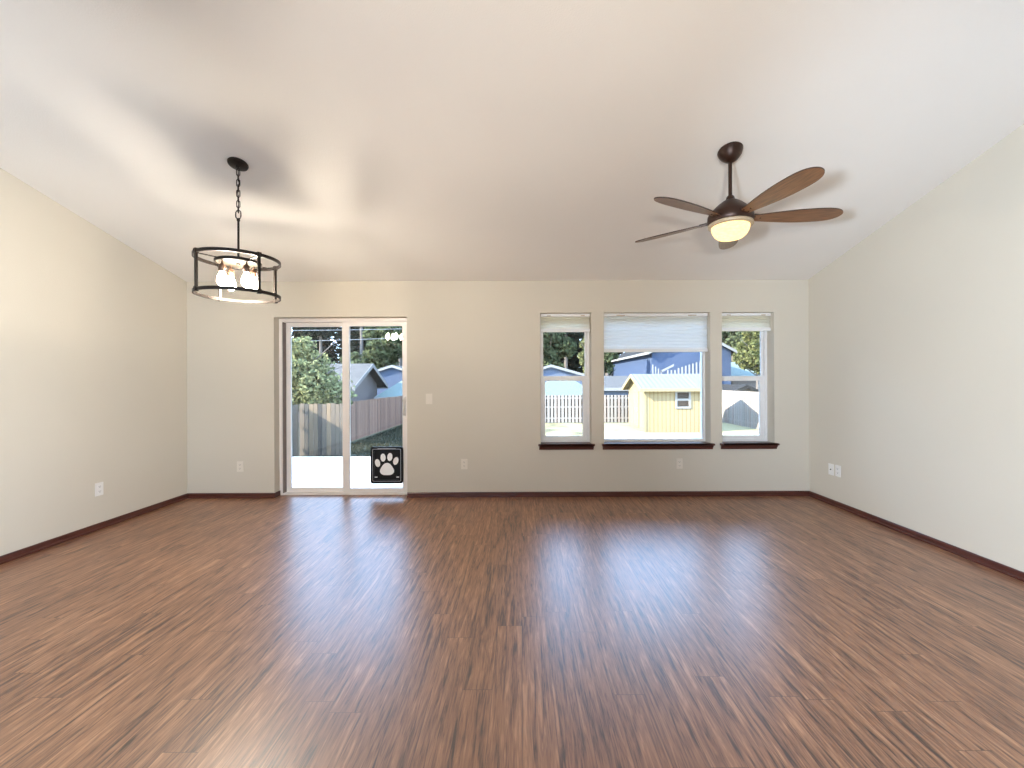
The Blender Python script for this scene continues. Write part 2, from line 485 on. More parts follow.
# window wall with its four openings
DX0, DX1, DZ1 = X_(274), X_(407), Z_(317, px=340)
WZ1 = Z_(312.3, px=656)
WZ0 = Z_(443.6, px=656)
WX = [(X_(540.5), X_(591.5)), (X_(604.0), X_(710.5)), (X_(722.0), X_(774.3))]
holes = [(DX0, DX1, 0.0, DZ1)] + [(a, c, WZ0, WZ1) for a, c in WX]
def wall_with_holes(xs0, xs1, z0, z1, y0, y1, holes):
    bm = B()
    xs = sorted({xs0, xs1, *[h[0] for h in holes], *[h[1] for h in holes]})
    zs = sorted({z0, z1, *[h[2] for h in holes], *[h[3] for h in holes]})
    def solid(i, j):
        if i < 0 or j < 0 or i >= len(xs) - 1 or j >= len(zs) - 1: return False
        cx, cz = (xs[i] + xs[i + 1]) / 2, (zs[j] + zs[j + 1]) / 2
        return not any(h[0] < cx < h[1] and h[2] < cz < h[3] for h in holes)
    def q(*p): bm.faces.new([bm.verts.new(v) for v in p])
    for i in range(len(xs) - 1):
        for j in range(len(zs) - 1):
            if not solid(i, j): continue
            a, c, e, g = xs[i], xs[i + 1], zs[j], zs[j + 1]
            q((a, y0, e), (c, y0, e), (c, y0, g), (a, y0, g))
            q((a, y1, e), (a, y1, g), (c, y1, g), (c, y1, e))
            if not solid(i - 1, j): q((a, y0, e), (a, y0, g), (a, y1, g), (a, y1, e))
            if not solid(i + 1, j): q((c, y0, e), (c, y1, e), (c, y1, g), (c, y0, g))
            if not solid(i, j - 1): q((a, y0, e), (a, y1, e), (c, y1, e), (c, y0, e))
            if not solid(i, j + 1): q((a, y0, g), (c, y0, g), (c, y1, g), (a, y1, g))
    bmesh.ops.remove_doubles(bm, verts=bm.verts, dist=1e-5)
    return bm
struct('wall_back', wall_with_holes(XL, XR, 0, HW - 0.002, D, D + WT, holes), WALL, 'beige window wall with the glass door and three windows', 'wall')

RWX0, RWX1, RWZ0, RWZ1 = -3.6, 0.35, 0.15, 2.25  # opening added out of view so more daylight fills the room
struct('wall_rear', wall_with_holes(XL - .15, XR + .15, 0, ceil_z(YB), YB - .15, YB, [(RWX0, RWX1, RWZ0, RWZ1)]), WALL, 'cream wall behind the viewer', 'wall')
w = struct('window_4', frame_bm(RWX0, RWX1, RWZ0, RWZ1, YB - .14, YB - .05, .05, .05, .05, .05), VINYL, 'wide unseen window added behind the viewer to let in fill light', 'window')
for k in (1, 2):
    x = RWX0 + (RWX1 - RWX0) * k / 3
    bm = B(); box(bm, x - .025, x + .025, YB - .13, YB - .06, RWZ0 + .05, RWZ1 - .05, .004); obj('mullion', bm, VINYL, w)
bm = B(); box(bm, RWX0 + .04, RWX1 - .04, YB - .10, YB - .095, RWZ0 + .04, RWZ1 - .04); obj('glass_pane', bm, GLASS, w)

# baseboards: a flat board with an eased top and a small shoe strip
BH = 0.056
def base_profile(s, at):    # polygon (depth, z) from the wall face at «at», into the room by s
    return [(at, 0), (at + s * .019, 0), (at + s * .019, .014), (at + s * .012, .019), (at + s * .012, BH - .008), (at + s * .007, BH), (at, BH)]
bm = B(); prism(bm, base_profile(-1, D), 'X', XL, DX0)
struct('baseboard_back', bm, BASEB, 'red-brown baseboard between the side wall and the glass door', 'baseboard')
bm = B(); prism(bm, base_profile(-1, D), 'X', DX1, XR)
struct('baseboard_window', bm, BASEB, 'red-brown baseboard under the three windows', 'baseboard')
bm = B(); prism(bm, base_profile(1, XL), 'Y', YB, D)
struct('baseboard_left', bm, BASEB, 'red-brown baseboard along the wall beside the pendant light', 'baseboard')
bm = B(); prism(bm, base_profile(-1, XR), 'Y', YB, D)
struct('baseboard_right', bm, BASEB, 'red-brown baseboard along the wall beside the ceiling fan', 'baseboard')
# short return of the baseboard into the door opening
bm = B(); box(bm, DX0 - .0005, DX0 + .011, D - .012, D + .10, 0, BH, .002)
struct('baseboard_return', bm, BASEB, 'short red-brown baseboard return into the door opening', 'baseboard')

# ------------------------------------------------------------------ sliding door
FY0, FY1 = D + .10, D + WT + .02
door = struct('door_1', frame_bm(DX0, DX1, 0, DZ1, FY0, FY1, .034, .034, .022, .040), VINYL_WARM, 'almond framed sliding glass patio door with a pet flap', 'door')
bm = B()
box(bm, DX0 + .034, DX0 + .041, FY0 + .012, FY1 - .01, .022, DZ1 - .040)
obj('track_gap', bm, GASKET, door)
# outer (fixed) panel
PYo0, PYo1 = D + .165, D + .195
xm = X_(345.5, D + .15)
gx0, gx1 = X_(290.5, PYo0), xm
gz0, gz1 = Z_(487.6, D + .16, 340), Z_(326.6, D + .16, 340)
fp = obj('fixed_panel', frame_bm(DX0 + .046, xm + .02, .022, DZ1 - .040, PYo0, PYo1, gx0 - DX0 - .046, .04, gz0 - .022, DZ1 - .040 - gz1), VINYL_WARM, door)
bm = B(); box(bm, gx0 - .005, xm - .015, PYo0 + .012, PYo0 + .018, gz0 - .005, gz1 + .005)
obj('glass_pane', bm, GLASS, fp)
# inner (sliding) panel
PYi0, PYi1 = D + .118, D + .153
sx0, sx1 = X_(342.2, PYi0), DX1 - .034
ix0, ix1 = X_(349.2, PYi0), X_(402.3, PYi0)
sp_ = obj('sliding_panel', frame_bm(sx0, sx1, .024, DZ1 - .040, PYi0, PYi1, ix0 - sx0, sx1 - ix1, gz0 - .024, DZ1 - .040 - gz1), VINYL_WARM, door)
bm = B(); box(bm, ix0 - .005, ix1 + .005, PYi0 + .014, PYi0 + .020, gz0 - .005, gz1 + .005)
obj('glass_pane', bm, GLASS, sp_)
hx = (ix1 + sx1) / 2
bm = B()
za, zb = Z_(415, PYi0, 405), Z_(397, PYi0, 405)
box(bm, hx - .018, hx + .014, PYi0 - .010, PYi0 + .001, za - .012, zb + .012, .004)
tube(bm, [(hx, PYi0 - .008, za), (hx - .004, PYi0 - .030, za + .012), (hx - .006, PYi0 - .040, za + .05), (hx - .006, PYi0 - .040, zb - .05), (hx - .004, PYi0 - .030, zb - .012), (hx, PYi0 - .008, zb)], .0085, 8)
obj('handle', bm, VINYL, sp_, True)

# pet flap set into the sliding panel's lower corner
p0, p1 = P(370.8, 483.2, PYi0), P(403.0, 446.6, PYi0)
pw, ph = p1.x - p0.x, p1.z - p0.z
pet = thing('pet_door', 'black framed pet flap with a white paw print at the foot of the glass door', 'pet door', (p0.x, PYi0 - .004, p0.z))
def rrect(x0, x1, z0, z1, r, n=6):
    o = []
    for cx, cz, a0 in ((x1 - r, z0 + r, -PI / 2), (x1 - r, z1 - r, 0), (x0 + r, z1 - r, PI / 2), (x0 + r, z0 + r, PI)):
        for k in range(n + 1):
            a = a0 + PI / 2 * k / n
            o.append((cx + r * math.cos(a), cz + r * math.sin(a)))
    return o
def ring_prism(bm, outer, inner, y0, y1):
    n = len(outer)
    def mk(poly, y): return [bm.verts.new((u, y, v)) for u, v in poly]
    o0, o1, i0, i1 = mk(outer, y0), mk(outer, y1), mk(inner, y0), mk(inner, y1)
    for k in range(n):
        j = (k + 1) % n
        for a, c in ((o0, i0), (i0, i1), (i1, o1), (o1, o0)):
            bm.faces.new((a[k], a[j], c[j], c[k]))
    return bm
bm = B(); ring_prism(bm, rrect(0, pw, 0, ph, .028), rrect(.042, pw - .042, .045, ph - .045, .012), -.016, .012)
obj('flap_frame', bm, BLACKP, pet)
bm = B(); ring_prism(bm, rrect(.022, pw - .022, .025, ph - .022, .014), rrect(.027, pw - .027, .030, ph - .027, .012), -.0185, -.012)
obj('frame_bead', bm, STEEL, pet)['label'] = 'thin grey bead around the flap frame'
bm = B(); prism(bm, rrect(.043, pw - .043, .046, ph - .046, .011), 'Y', -.004, .002)
flap = obj('flap', bm, FLAP, pet)
def ellipse(cx, cz, a, c, rot, n=24):
    return [(cx + a * math.cos(t) * math.cos(rot) - c * math.sin(t) * math.sin(rot), cz + a * math.cos(t) * math.sin(rot) + c * math.sin(t) * math.cos(rot)) for t in [2 * PI * k / n for k in range(n)]]
cxp, czp = pw * .50, ph * .47
s_ = pw / 32.2 * 1.0
def pad(u, v, a, c, rot): return ellipse(cxp + u * s_, czp + v * s_, a * s_, c * s_, rot)
bm = B()
main_pad = []
for k in range(32):
    t = 2 * PI * k / 32
    r_ = 6.2 * (1 + .10 * math.cos(3 * (t - PI / 2)) + .0 * math.cos(2 * t))
    main_pad.append((cxp + (r_ * 1.10 * math.cos(t)) * s_, czp + (-3.4 + r_ * .98 * math.sin(t)) * s_))
prism(bm, main_pad, 'Y', -.0075, -.003)
obj('paw_palm', bm, PAW, flap)['label'] = 'large white pad of the paw print'
for u, v, rot in ((-9.4, 3.2, .25), (-3.9, 8.6, .05), (2.9, 9.2, -.08), (8.8, 5.2, -.30)):
    bm = B(); prism(bm, pad(u, v, 2.55, 4.0, rot), 'Y', -.0075, -.003)
    obj('paw_toe', bm, PAW, flap)['label'] = 'white toe pad of the paw print'
bm = B(); box(bm, pw * .22, pw * .78, -.0195, -.014, ph - .026, ph - .016, .002)
obj('hinge_bar', bm, STEEL, pet)
for u in (.13, .80):
    bm = B(); box(bm, pw * u, pw * (u + .08), -.020, -.012, ph * .165, ph * .19, .002)
    obj('latch', bm, PAW, pet)['label'] = 'small pale latch'

# ------------------------------------------------------------------ windows
SETB = .135
def window(i, x0, x1, label, split):
    y0, y1 = D + SETB, D + WT + .015
    fw = .030 if split else .026
    w = struct('window_%d' % i, frame_bm(x0, x1, WZ0, WZ1, y0, y1, fw, fw, .034, .034), VINYL, label, 'window')
    xi0, xi1 = x0 + fw, x1 - fw
    zi0, zi1 = WZ0 + .034, WZ1 - .034
    if split:
        zm = Z_(378.5, D + SETB, (x0 + x1) / 2 * F / D + VX)
        up = obj('upper_sash', frame_bm(xi0, xi1, zm - .012, zi1, y0 + .040, y0 + .062, .012, .020, .030, .020), VINYL, w)
        bm = B(); box(bm, xi0 + .008, xi1 - .015, y0 + .048, y0 + .053, zm + .012, zi1 - .015)
        obj('glass_pane', bm, GLASS, up)
        lo = obj('lower_sash', frame_bm(xi0, xi1, zi0, zm + .030, y0 + .010, y0 + .036, .030, .050, .036, .056), VINYL, w)
        bm = B(); box(bm, xi0 + .026, xi1 - .045, y0 + .020, y0 + .025, zi0 + .030, zm - .020)
        obj('glass_pane', bm, GLASS, lo)
        bm = B(); box(bm, (xi0 + xi1) / 2 - .03, (xi0 + xi1) / 2 + .03, y0 + .000, y0 + .012, zm + .004, zm + .022, .003)
        obj('sash_lock', bm, VINYL, lo)
    else:
        bm = B(); box(bm, xi0 - .01, xi1 + .01, y0 + .030, y0 + .036, zi0 - .01, zi1 + .01)
        obj('glass_pane', bm, GLASS, w)
    # wooden stool and apron
    e = .028
    zt = WZ0 + .003
    bm = B()
    prism(bm, [(D + SETB, zt), (D - .045, zt), (D - .050, zt - .006), (D - .050, zt - .016), (D - .044, zt - .022), (D + SETB, zt - .022)], 'X', x0 + .001, x1 - .001)
    prism(bm, [(D - .001, zt), (D - .045, zt), (D - .050, zt - .006), (D - .050, zt - .016), (D - .044, zt - .022), (D - .001, zt - .022)], 'X', x0 - e, x1 + e)
    prism(bm, [(D - .001, zt - .022), (D - .036, zt - .022), (D - .030, zt - .034), (D - .017, zt - .050), (D - .015, zt - .066), (D - .001, zt - .066)], 'X', x0 - e + .010, x1 + e - .010)
    s = obj('window_sill', bm, BASEB, w)
    s['label'] = 'dark red-brown wooden sill'
    return w
window(1, *WX[0], 'narrow double-hung white window next to the glass door', True)
window(2, *WX[1], 'wide white picture window that shows the yellow shed', False)
window(3, *WX[2], 'narrow double-hung white window beside the side wall', True)

def shade(x0, x1, ybot_px, px, label, mat, pleat):
    yc = D + .075
    top = WZ1 - .002
    zb = Z_(ybot_px, yc, px)
    t = thing('window_shade', label, 'window shade', ((x0 + x1) / 2, yc, top))
    hw = (x1 - x0) / 2 - .006
    bm = B(); box(bm, -hw, hw, -.028, .028, -.034, 0, .004)
    hr = obj('headrail', bm, VINYL, t)
    for u in (-.75, .62):
        bm = B(); box(bm, hw * u, hw * (u + .16), -.0295, .0, -.030, -.020)
        obj('bracket', bm, BEIGETRIM, hr)
    h0, h1 = -.034, zb - top + .036
    n = max(3, round((h0 - h1) / pleat))
    bm = B()
    pf, pb = [], []
    for k in range(n + 1):
        z = h0 + (h1 - h0) * k / n
        pf.append((-.009, z))
        if k < n:
            zz = h0 + (h1 - h0) * (k + .5) / n
            pf.append((-.016, zz))
    for k in range(n, -1, -1):
        z = h0 + (h1 - h0) * k / n
        if k < n:
            zz = h0 + (h1 - h0) * (k + .5) / n
            pb.append((-.013, zz))
        pb.append((-.006, z))
    prism(bm, pf + pb, 'X', -hw + .004, hw - .004)
    obj('pleated_cloth', bm, mat, t)
    bm = B(); box(bm, -hw, hw, -.024, .024, h1 - .036, h1, .005)
    obj('bottom_rail', bm, VINYL, t)
shade(*WX[0], 332.0, 566, 'short cream pleated shade in the narrow window next to the glass door', CREAM, .034)
shade(*WX[1], 352.0, 656, 'wide white pleated shade lowered a third over the picture window', PALECLOTH, .038)
shade(*WX[2], 331.0, 748, 'short cream pleated shade in the narrow window beside the side wall', CREAM, .034)

# ------------------------------------------------------------------ outlets and switch
def wall_plate(name, label, cat, loc, rz, kind):
    PL_ = ALMOND if rz == 0 else PLATE
    t = thing(name, label, cat, loc, (0, 0, rz))        # local -Y faces the room
    bm = B(); box(bm, -.036, .036, -.006, .0, -.058, .058, .003)
    obj('cover_plate', bm, PL_, t)
    if kind == 'outlet':
        for dz in (.021, -.021):
            bm = B(); prism(bm, rrect(-.0165, .0165, dz - .0145, dz + .0145, .008), 'Y', -.0085, -.004)
            rc = obj('receptacle', bm, PL_, t)
            bm = B()
            box(bm, -.0085, -.0060, -.0090, -.006, dz - .001, dz + .008)
            box(bm, .0055, .0080, -.0090, -.006, dz - .001, dz + .007)
            lathe(bm, [(.0028, -.0015), (.0028, .0015)], 10, Matrix.Translation((0, -.0078, dz - .007)) @ Matrix.Rotation(PI / 2, 4, 'X'))
            obj('socket_slots', bm, SLOT, rc)
    elif kind == 'switch':
        bm = B(); box(bm, -.0165, .0165, -.0085, -.004, -.033, .033, .002)
        bmesh.ops.rotate(bm, verts=bm.verts, cent=(0, -.006, 0), matrix=Matrix.Rotation(.04, 3, 'X'))
        obj('rocker', bm, PL_, t)
    else:
        bm = B(); lathe(bm, [(.0075, -.002), (.0075, .003), (.0045, .003), (.0045, .010), (0, .010)], 12, Matrix.Translation((0, -.004, 0)) @ Matrix.Rotation(PI / 2, 4, 'X'))
        obj('cable_jack', bm, SLOT, t, True)
    return t
p = P(240, 466.5, D); wall_plate('wall_outlet', 'pale outlet on the beige wall between the corner and the glass door', 'outlet', p, 0, 'outlet')
p = P(464, 464, D); wall_plate('wall_outlet', 'pale outlet on the beige wall between the glass door and windows', 'outlet', p, 0, 'outlet')
p = P(679, 463.5, D); wall_plate('wall_outlet', 'pale outlet low under the wide picture window', 'outlet', p, 0, 'outlet')
p = P(429, 398.8, D); wall_plate('light_switch', 'pale rocker light switch beside the glass door', 'light switch', p, 0, 'switch')
yl = XL * F / (98.5 - VX); p = P(98.5, 489, yl); p.x = XL
wall_plate('wall_outlet', 'white outlet low on the side wall beneath the pendant light', 'outlet', p, PI / 2, 'outlet')
ya = XR * F / (831 - VX); p = P(831, 469.3, ya); p.x = XR
wall_plate('cable_plate', 'white cable jack plate on the fan-side wall, first from the corner', 'wall plate', p, -PI / 2, 'jack')
ya = XR * F / (838.0 - VX); p = P(838, 471.0, ya); p.x = XR
wall_plate('wall_outlet', 'white outlet on the fan-side wall beside the cable jack plate', 'outlet', p, -PI / 2, 'outlet')

# ------------------------------------------------------------------ pendant light
PY = 3.04
PX = X_(239, PY)
zc = ceil_z(PY)
pend = thing('pendant_light', 'dark bronze open drum pendant light with four glowing bulbs', 'pendant light', (PX, PY, zc))
tilt = Matrix.Rotation(-math.atan(SL), 4, 'X')
bm = B(); lathe(bm, [(0, .001), (.064, .001), (.066, -.006), (.062, -.016), (.050, -.021), (.016, -.024), (.012, -.034), (0, -.036)], 32, tilt)
obj('canopy', bm, BRONZE, pend, True)
Z0 = lambda z: z - zc
ZT, ZBm = CH + .875, CH + .622
def link(bm, c, L, W, r, rot):
    pts = []
    for k in range(16):
        a = 2 * PI * k / 16
        u = W * math.cos(a); v = (L - W) * (1 if math.sin(a) > 0 else -1) * (1 if abs(math.sin(a)) > 1e-6 else 0) + W * math.sin(a)
        pts.append(Vector((u * math.cos(rot), u * math.sin(rot), v)) + Vector(c))
    tube(bm, pts, r, 6, True)
zl1, zl0 = zc - .045, CH + (VY - 211) / F * PY
bm = B()
nl = 8
for k in range(nl):
    link(bm, (0, 0, Z0(zl1 + (zl0 - zl1) * (k + .5) / nl)), .026, .0105, .0030, (k % 2) * PI / 2 + .35)
obj('chain', bm, BRONZE, pend, True)
bm = B()
pts = [(0, 0, Z0(zl1)), (.004, .003, Z0(zl1 - .1)), (-.004, -.002, Z0((zl1 + zl0) / 2)), (.003, .0, Z0(zl0 + .08)), (0, 0, Z0(zl0))]
tube(bm, pts, .0028, 6)
obj('lamp_cord', bm, BRONZE, pend, True)
bm = B()
link(bm, (0, 0, Z0(zl0 - .018)), .030, .019, .0042, .0)
obj('hanging_loop', bm, BRONZE, pend, True)
bm = B(); lathe(bm, [(.011, Z0(zl0 - .046)), (.011, Z0(zl0 - .062)), (.0072, Z0(zl0 - .066)), (.0072, Z0(ZT + .010)), (.016, Z0(ZT + .006)), (.016, Z0(ZT - .018))], 16)
obj('rod', bm, BRONZE, pend, True)
RR = .266
def band(bm, R, t, z0, z1, seg=64):
    lathe(bm, [(R, z0), (R, z1), (R - t, z1), (R - t, z0), (R, z0)], seg, close=False)
bm = B(); band(bm, RR, .010, Z0(ZT) - .011, Z0(ZT) + .011); obj('top_hoop', bm, BRONZE, pend, True)
bm = B(); band(bm, RR, .010, Z0(ZBm) - .011, Z0(ZBm) + .011); obj('bottom_hoop', bm, BRONZE, pend, True)
ANG = [math.radians(a) for a in (60, 150, 240, 330)]
for a in ANG:
    M = Matrix.Translation((RR * math.cos(a), RR * math.sin(a), 0)) @ Matrix.Rotation(a, 4, 'Z')
    bm = B()
    box(bm, -.012, .004, -.009, .009, Z0(ZBm) - .004, Z0(ZT) + .004, .002, M=None)
    for z in (Z0(ZT), Z0(ZBm)):
        box(bm, -.014, .008, -.013, .013, z - .016, z + .016, .003)
        lathe(bm, [(0, 0), (.006, 0), (.005, .006), (0, .008)], 10, Matrix.Translation((.007, 0, z)) @ Matrix.Rotation(PI / 2, 4, 'Y'))
    for v in bm.verts: v.co = M @ v.co
    obj('post', bm, BRONZE, pend)
# inner plate with a pale underside, carried by four flat spokes
ZP = Z0(ZT) - .020
bm = B(); lathe(bm, [(0, ZP + .012), (.138, ZP + .012), (.145, ZP + .006), (.145, ZP - .010), (.139, ZP - .012), (.137, ZP - .002), (0, ZP - .002)], 48)
pl = obj('inner_plate', bm, BRONZE, pend, True)
bm = B(); lathe(bm, [(0, ZP - .0025), (.1365, ZP - .0025), (.1365, ZP - .006), (0, ZP - .006)], 48)
obj('plate_underside', bm, PALEMETAL, pl)['label'] = 'pale lit underside of the plate'
bm = B(); lathe(bm, [(.012, ZP - .005), (.010, ZP - .014), (0, ZP - .017)], 16); obj('centre_nut', bm, BRONZE, pl, True)
for a in ANG:
    bm = B(); box(bm, .13, RR - .005, -.006, .006, ZP + .004, ZP + .010, M=Matrix.Rotation(a, 4, 'Z'))
    obj('spoke', bm, BRONZE, pend)
for a in ANG:
    T = Matrix.Translation((.105 * math.cos(a), .105 * math.sin(a), ZP - .004))
    bm = B(); lathe(bm, [(0, 0), (.006, 0), (.006, -.020), (.012, -.026), (.021, -.036), (.023, -.060), (.020, -.066), (.020, -.080), (0, -.080)], 20, T)
    so = obj('bulb_socket', bm, SOCKET, pend, True)
    bm = B(); lathe(bm, [(.013, -.080), (.015, -.090), (.024, -.108), (.031, -.130), (.0325, -.146), (.029, -.163), (.018, -.178), (.008, -.184), (0, -.185)], 24, T)
    obj('light_bulb', bm, BULBM, so, True)['label'] = 'glowing warm bulb'

# ------------------------------------------------------------------ ceiling fan
FX, FY = X_(731, 2.94), 2.94
zc = ceil_z(FY)
fan = thing('ceiling_fan', 'five-blade walnut ceiling fan with bronze motor and lit bowl', 'ceiling fan', (FX, FY, zc))
Z1 = lambda z: z - zc
bm = B(); lathe(bm, [(0, .002), (.078, .002), (.082, -.004), (.080, -.016), (.070, -.040), (.050, -.066), (.032, -.080), (.020, -.084), (0, -.084)], 32, tilt)
obj('canopy', bm, FANBODY, fan, True)
zh = CH + 1.262
bm = B(); lathe(bm, [(.0125, -.06), (.0125, Z1(zh) - .004)], 16); obj('downrod', bm, FANBODY, fan, True)
zm0 = Z1(CH + 1.088)
bm = B(); lathe(bm, [(.0, Z1(zh) + .014), (.020, Z1(zh) + .014), (.026, Z1(zh) + .006), (.030, Z1(zh) - .012), (.048, Z1(zh) - .022), (.075, Z1(zh) - .042), (.108, Z1(zh) - .072), (.135, Z1(zh) - .100), (.146, Z1(zh) - .122), (.148, zm0 + .020), (.144, zm0 + .004), (.138, zm0 - .004), (0, zm0 - .004)], 48)
obj('motor_housing', bm, FANBODY, fan, True)
bm = B(); lathe(bm, [(0, zm0), (.140, zm0 - .002), (.146, zm0 - .010), (.144, zm0 - .022), (.134, zm0 - .026), (0, zm0 - .026)], 48)
obj('light_ring', bm, BEIGETRIM, fan, True)['label'] = 'beige ring around the lit bowl'
bm = B(); lathe(bm, [(.122, zm0 - .024), (.122, zm0 - .036), (.116, zm0 - .060), (.102, zm0 - .084), (.080, zm0 - .102), (.042, zm0 - .113), (0, zm0 - .116)], 48)
obj('glass_bowl', bm, BOWLM, fan, True)['label'] = 'glowing warm glass bowl'
bz = Z1(CH + 1.118)
def blade_bm():
    L0, L1 = .125, .715
    n = 36
    up, lo = [], []
    for k in range(n + 1):
        t = k / n
        x = L0 + (L1 - L0) * t
        t = 1 - (1 - t) ** 1.6
        x = L0 + (L1 - L0) * t
        w = .028 + .046 * math.sin(min(1, t / .66) * PI / 2) ** 1.1
        if t > .66: w = .074 * math.sqrt(max(0, 1 - ((t - .66) / .34) ** 3.2))
        w = max(w, .002)
        up.append((x, w * 1.02)); lo.append((x, -w * .96))
    return up, lo
up, lo = blade_bm()
PITCH = math.radians(-13)
for k in range(5):
    a = math.radians(-79 + 72 * k)
    M = Matrix.Rotation(a, 4, 'Z') @ Matrix.Translation((0, 0, bz)) @ Matrix.Rotation(PITCH, 4, 'X')
    th = .004
    bm = B()
    vt, vb = [], []
    for (x, y), (x2, y2) in zip(up, lo):
        vt.append([bm.verts.new((x, y + (y2 - y) * s, th)) for s in (0, .5, 1)])
        vb.append([bm.verts.new((x, y + (y2 - y) * s, -th)) for s in (0, .5, 1)])
    for i in range(len(vt) - 1):
        for s in (0, 1):
            bm.faces.new((vt[i][s], vt[i + 1][s], vt[i + 1][s + 1], vt[i][s + 1]))
            bm.faces.new((vb[i][s], vb[i][s + 1], vb[i + 1][s + 1], vb[i + 1][s]))
        for s in (0, 2):
            f = bm.faces.new((vt[i][s], vb[i][s], vb[i + 1][s], vt[i + 1][s])); f.material_index = 1
    for i in (0, -1):
        for s in (0, 1):
            f = bm.faces.new((vt[i][s], vt[i][s + 1], vb[i][s + 1], vb[i][s])); f.material_index = 1
    bl = obj('fan_blade', bm, [BLADE, BLADEEDGE], fan)
    bl.matrix_local = M
    bm = B()
    prism(bm, [(.02, -.016), (.10, -.020), (.15, -.034), (.205, -.022), (.215, 0), (.205, .022), (.15, .034), (.10, .020), (.02, .016)], 'Z', .004, .010)
    for u, v in ((.155, .018), (.155, -.018), (.195, 0)):
        lathe(bm, [(0, -.0075), (.005, -.0065), (.006, -.003)], 8, Matrix.Translation((u, v, 0)), close=False)
    ar = obj('blade_iron', bm, FANBODY, bl)
# light of the bowl itself is the bowl's glow

# ------------------------------------------------------------------ unseen fill lights added behind the viewer to brighten walls and ceiling
for (lx, ly, lz, to, ang, en, colr, lab) in (
        (-.80, -.45, 1.20, (3.25, 2.2, 1.25), 74, FILL_A, (.68, .82, 1.0), 'added fill spotlight behind the viewer, turned to the fan-side wall'),
        (.40, -.40, 1.00, (-3.76, 1.5, 1.0), 85, FILL_B, (.68, .83, 1.0), 'added fill spotlight behind the viewer, turned to the pendant-side wall'),
        (-.30, -1.80, 1.20, (.35, 3.4, 2.78), 58, FILL_C, (1.0, .93, .84), 'added fill spotlight behind the viewer, turned up to the ceiling'),
        (-.95, -.95, 1.20, (3.25, -.95, 2.9), 0, FILL_D, (1.0, .94, .84), 'added broad fill light behind the viewer beside the fill spotlights')):
    t = thing('fill_lamp', lab, 'floor lamp', (lx, ly, 0))
    nrm = (Vector(to) - Vector((lx, ly, lz))).normalized()
    Q = nrm.to_track_quat('Z', 'Y').to_matrix().to_4x4()
    HM = Matrix.Translation((0, 0, lz)) @ Q
    bm = B(); lathe(bm, [(0, 0), (.14, 0), (.145, .012), (.13, .022), (.02, .03), (0, .03)], 32); obj('fill_base', bm, BRONZE, t, True)
    bm = B(); lathe(bm, [(.012, .025), (.012, lz - .05)], 12); obj('pole', bm, BRONZE, t, True)
    bm = B(); lathe(bm, [(.0, -.17), (.05, -.165), (.12, -.13), (.16, -.07), (.17, -.02), (.163, -.02), (.150, -.07), (.11, -.12), (0, -.15)], 32, HM, close=False); obj('fill_head', bm, BRONZE, t, True)
    ld = bpy.data.lights.new('fill_source', 'SPOT' if ang else 'AREA')
    if ang: ld.spot_size = math.radians(ang); ld.spot_blend = 1.0; ld.shadow_soft_size = .14
    else: ld.shape = 'DISK'; ld.size = .30
    ld.energy = en; ld.color = colr
    lo_ = bpy.data.objects.new('fill_source', ld); COL.objects.link(lo_); lo_.parent = t
    lo_.matrix_local = HM @ Matrix.Rotation(PI, 4, 'X')

# ------------------------------------------------------------------ outdoors: ground, patio
GZ = CH - 2.55
bm = B(); box(bm, -90, 90, D + WT + .3, 130, GZ - .3, GZ)
struct('ground', bm, LAWN, 'sunny dry lawn of the back yard', 'lawn')
DKZ, DKY = -.12, 8.08
bm = B(); box(bm, -6.30, -.4, D + WT + .001, DKY, GZ, DKZ, .01)
patio = struct('patio_floor', bm, PATIO, 'bright pale concrete patio outside the glass door', 'patio')
bm = B()
for x in (-5.2, -3.75, -2.24, -1.2): box(bm, x - .006, x + .006, D + WT + .01, DKY - .01, DKZ - .001, DKZ + .0015)
for y in (6.3,): box(bm, -6.28, -.42, y - .005, y + .005, DKZ - .001, DKZ + .0015)
obj('slab_joint', bm, JOINT, patio)

# ------------------------------------------------------------------ fences
def fence(label, a, c, top, mat, pitch=.15, gap=.006, posts=2.2, face=-1, jitter=.0, rear=False):
    """board fence from a to c (x, y); boards on the near side, rails and posts behind"""
    a, c = Vector((a[0], a[1], 0)), Vector((c[0], c[1], 0))
    L = (c - a).length
    u = (c - a).normalized()
    ang = math.atan2(u.y, u.x)
    t = thing('board_fence', label, 'fence', (a.x, a.y, GZ), (0, 0, ang))
    h = top - GZ
    bm = B()
    n = int(L / pitch)
    for k in range(n):
        x = k * pitch
        dz = random.uniform(-jitter, jitter)
        box(bm, x + gap / 2, x + pitch - gap / 2, 0 if face < 0 else .05, .018 if face < 0 else .068, .03, h + dz)
    obj('fence_boards', bm, mat, t)
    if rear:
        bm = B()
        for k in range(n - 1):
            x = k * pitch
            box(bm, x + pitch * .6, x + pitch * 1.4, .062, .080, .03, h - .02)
        obj('rear_boards', bm, GAP_SHADE, t)['label'] = 'rear boards darkened as shade in the gaps'
    for z in (.25, h * .55, h - .22):
        bm = B(); box(bm, 0, L, .019, .060, z, z + .085)
        obj('fence_rail', bm, mat, t)
    k = 0
    while k * posts <= L + .01:
        x = min(k * posts, L)
        bm = B(); box(bm, x - .045, x + .045, .019, .11, 0, h - .02)
        obj('fence_post', bm, mat, t)
        k += 1
    return t
ftop = lambda px, py, Y: P(px, py, Y).z
fa = P(300, 403.8, 14.5)
fence('weathered fence running out beside the patio', (fa.x, 9.0), (fa.x, 14.45), fa.z, FENCE_GREY, gap=.012, jitter=.02)
fence('weathered plank fence beneath the light green leafy tree', (fa.x, 14.5), (X_(346, 14.5), 14.5), fa.z, FENCE_GREY, gap=.016, jitter=.03)
fa = P(350, 399.6, 18.0); fb = P(402, 397.2, 25.2)
